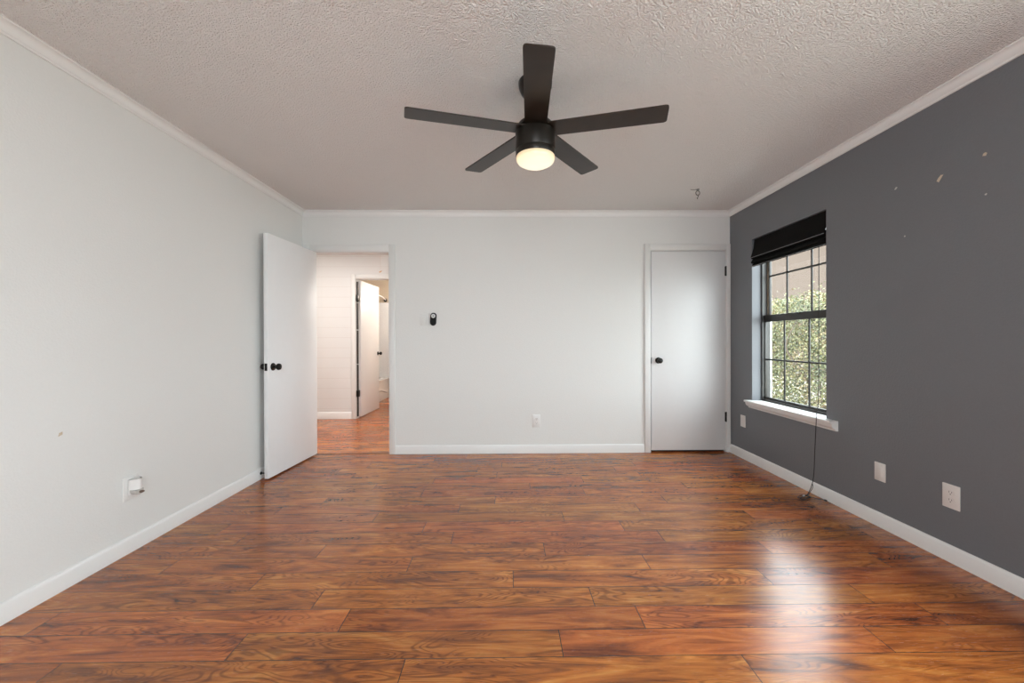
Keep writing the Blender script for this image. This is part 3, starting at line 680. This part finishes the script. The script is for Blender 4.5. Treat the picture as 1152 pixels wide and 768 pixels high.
# ------------------------------------------------------------------ hall and bathroom
pc = thing('pull_cord', 'pale pull cord with a small tan handle hanging in the hall', 'pull cord', (-1.641, 5.40, H))
MB().tube([(-1.641, 5.40, H), (-1.641, 5.40, 2.055)], 0.002, 6).build('cord', 'string', pc)
MB().lathe([(0, 0), (0.007, 0.002), (0.009, 0.018), (0.007, 0.038), (0, 0.042)], (-1.660, 5.40, 2.028), (0.88, 0, 0.45), 14).build('handle', 'wood_handle', pc)
tb = thing('bathtub', 'white bathtub with a moulded apron beyond the bathroom door', 'bathtub', (-2.75, 7.6, 0))
tx0, tx1, ty0, ty1, tz = -3.145, -2.372, 6.85, FARY - 0.025, 0.40
mb = MB()
def rrect(inset, z, r):
    a0, a1, b0, b1 = tx0 + inset, tx1 - inset, ty0 + inset, ty1 - inset; o = []
    for (cx_, cy_, s) in ((a1 - r, b1 - r, 0), (a0 + r, b1 - r, 90), (a0 + r, b0 + r, 180), (a1 - r, b0 + r, 270)):
        o += [(cx_ + r*math.cos(math.radians(s + q)), cy_ + r*math.sin(math.radians(s + q)), z) for q in (0, 22, 45, 68, 90)]
    return o
loops = [rrect(0.012, 0.0, 0.02), rrect(0.012, tz - 0.035, 0.02), rrect(0.0, tz - 0.030, 0.02), rrect(0.0, tz - 0.006, 0.02), rrect(0.006, tz, 0.02), rrect(0.075, tz, 0.09), rrect(0.085, tz - 0.01, 0.09), rrect(0.13, 0.12, 0.12), rrect(0.18, 0.09, 0.12)]
vv = [[mb.bm.verts.new(p_) for p_ in l_] for l_ in loops]
for a_, b_ in zip(vv, vv[1:]):
    for k in range(20): mb.bm.faces.new((a_[k], a_[(k+1) % 20], b_[(k+1) % 20], b_[k]))
mb.bm.faces.new(vv[-1])
mb.build('tub_shell', 'tub', tb)
# curved raised panel on the apron
arcp = smooth_path([(tx1 - 0.010, 7.0, 0.06), (tx1 - 0.010, 7.4, 0.15), (tx1 - 0.010, 7.8, 0.20), (tx1 - 0.010, 8.30, 0.10)], 8)
MB().tube(arcp, 0.010, 8).build('apron_moulding', 'tub', tb)
ts = thing('tub_surround', 'glossy white wall surround above the bathtub', 'tub surround', (-2.75, FARY - 0.02, tz))
MB().box((-3.145, FARY - 0.022, tz + 0.002), (-2.33, FARY - 0.001, 1.905), 0.004).build('end_panel', 'tub', ts)
MB().box((-3.149, 6.86, tz + 0.002), (-3.13, FARY - 0.024, 1.905), 0.004).build('side_panel', 'tub', ts)
rod = thing('shower_rod', 'curved white shower curtain rod with a dark end flange', 'curtain rod', (-2.45, FARY, 1.958))
rp_ = smooth_path([(-2.451, FARY - 0.008, 1.958), (-2.40, 8.15, 1.958), (-2.335, 7.8, 1.958), (-2.30, 7.3, 1.958), (-2.335, 6.75, 1.958), (-2.451, BY + 0.012, 1.958)], 8)
MB().tube(rp_, 0.0125, 10).build('rod', 'white_metal', rod)
MB().lathe([(0, 0), (0.036, 0), (0.036, 0.010), (0.028, 0.030), (0.02, 0.045), (0, 0.045)], (-2.451, FARY - 0.002, 1.958), (0, -1, 0), 22).build('end_flange', 'black_metal', rod)
MB().lathe([(0, 0), (0.034, 0), (0.034, 0.010), (0.018, 0.026), (0, 0.026)], (-2.451, BY + 0.003, 1.958), (0, 1, 0), 22).build('end_flange', 'black_metal', rod)

# ------------------------------------------------------------------ outside the window
g = MB().box((XO, -6, -0.45), (24, 24, -0.15)).build('ground', 'ground'); tag(g, 'garden ground outside the window', 'ground', kind='structure')
hs_ = thing('house', 'tan neighbouring house beyond the hedge', 'house', (10.4, 12.0, -0.15))
mb = MB().box((9.6, 4.0, -0.15), (12.0, 20.5, 4.35)); mb.build('house_wall', 'tan_house', hs_)
MB().prism([(9.35, 4.35), (12.2, 4.35), (12.2, 4.45), (10.8, 4.75), (9.35, 4.45)], lambda u, v, t: (u, t, v), 3.7, 20.8).build('roof', 'bronze_frame', hs_)
hd = thing('hedge', 'dense yellow-green leafy hedge outside the window', 'hedge', (5.4, 8.6, -0.15))
def hedge():
    rn = random.Random(11); verts, faces, tints = [], [], []
    N = 75000
    for i in range(N):
        y = rn.uniform(4.6, 12.6)
        x = 4.9 + abs(rn.gauss(0, 0.28)) + 0.25*noise.noise(Vector((0, y*1.1, 3))) + 0.15 * (y - 5.0) * 0.25
        top = 1.87 + 0.16*noise.noise(Vector((y*1.7, 0, 0))) + 0.10*noise.noise(Vector((y*5.3, 2, 0))) + (y - 7.0) * 0.03
        z = rn.uniform(-0.15, 1.0)
        z = -0.12 + (top + 0.12) * rn.random()**0.9
        if rn.random() < 0.10 and z > top - 0.25: z += rn.random() * 0.22
        cl = noise.noise(Vector((x*2.2, y*2.2, z*2.2)))
        s = rn.uniform(0.013, 0.026)
        d = Vector((rn.gauss(0, 1), rn.gauss(0, 1), rn.gauss(-0.3, 0.8))).normalized()
        q = Vector((rn.gauss(-0.9, 0.8), rn.gauss(-0.3, 0.8), rn.gauss(0.7, 0.6)))
        sd2 = d.cross(q).normalized(); up2 = sd2.cross(d)
        c0 = Vector((x, y, z)); b0 = len(verts)
        for u_, v_, h_ in ((0, 0, 0), (0.5, 0.42, 0.10), (1.0, 0.30, 0.02), (1.5, 0, -0.15), (1.0, -0.30, 0.02), (0.5, -0.42, 0.10)):
            verts.append(c0 + d*(u_*s*1.4) + sd2*(v_*s*1.5) + up2*(h_*s))
        faces += [(b0, b0+1, b0+2, b0+3), (b0, b0+3, b0+4, b0+5)]
        tv = min(1, max(0, 0.45 + 0.5*cl + rn.gauss(0, 0.20)))
        tints += [tv, tv]
    me = bpy.data.meshes.new('foliage')
    o0 = Vector(hd['_o'])
    me.from_pydata([tuple(v - o0) for v in verts], [], faces)
    at = me.attributes.new('tint', 'FLOAT_VECTOR', 'FACE')
    flat = []
    for tv in tints: flat += [tv, 0, 0]
    at.data.foreach_set('vector', flat)
    me.materials.append(M['leaf'])
    o = bpy.data.objects.new('foliage', me); COL.objects.link(o); o.parent = hd
hedge()
rn = random.Random(5)
for k in range(14):
    yb_ = 4.9 + k*0.56; xb = 5.1 + 0.03*(yb_ - 5)
    pts = [(xb, yb_, -0.16), (xb + rn.uniform(-.1, .1), yb_ + rn.uniform(-.1, .1), 0.45), (xb + rn.uniform(-.2, .2), yb_ + rn.uniform(-.2, .2), 1.0), (xb + rn.uniform(-.2, .2), yb_ + rn.uniform(-.25, .25), 1.6)]
    MB().tube(smooth_path(pts, 5), lambda t: 0.022*(1 - 0.75*t), 7).build('stem', 'bark', hd)
for o in bpy.data.objects:
    if '_o' in o: del o['_o']
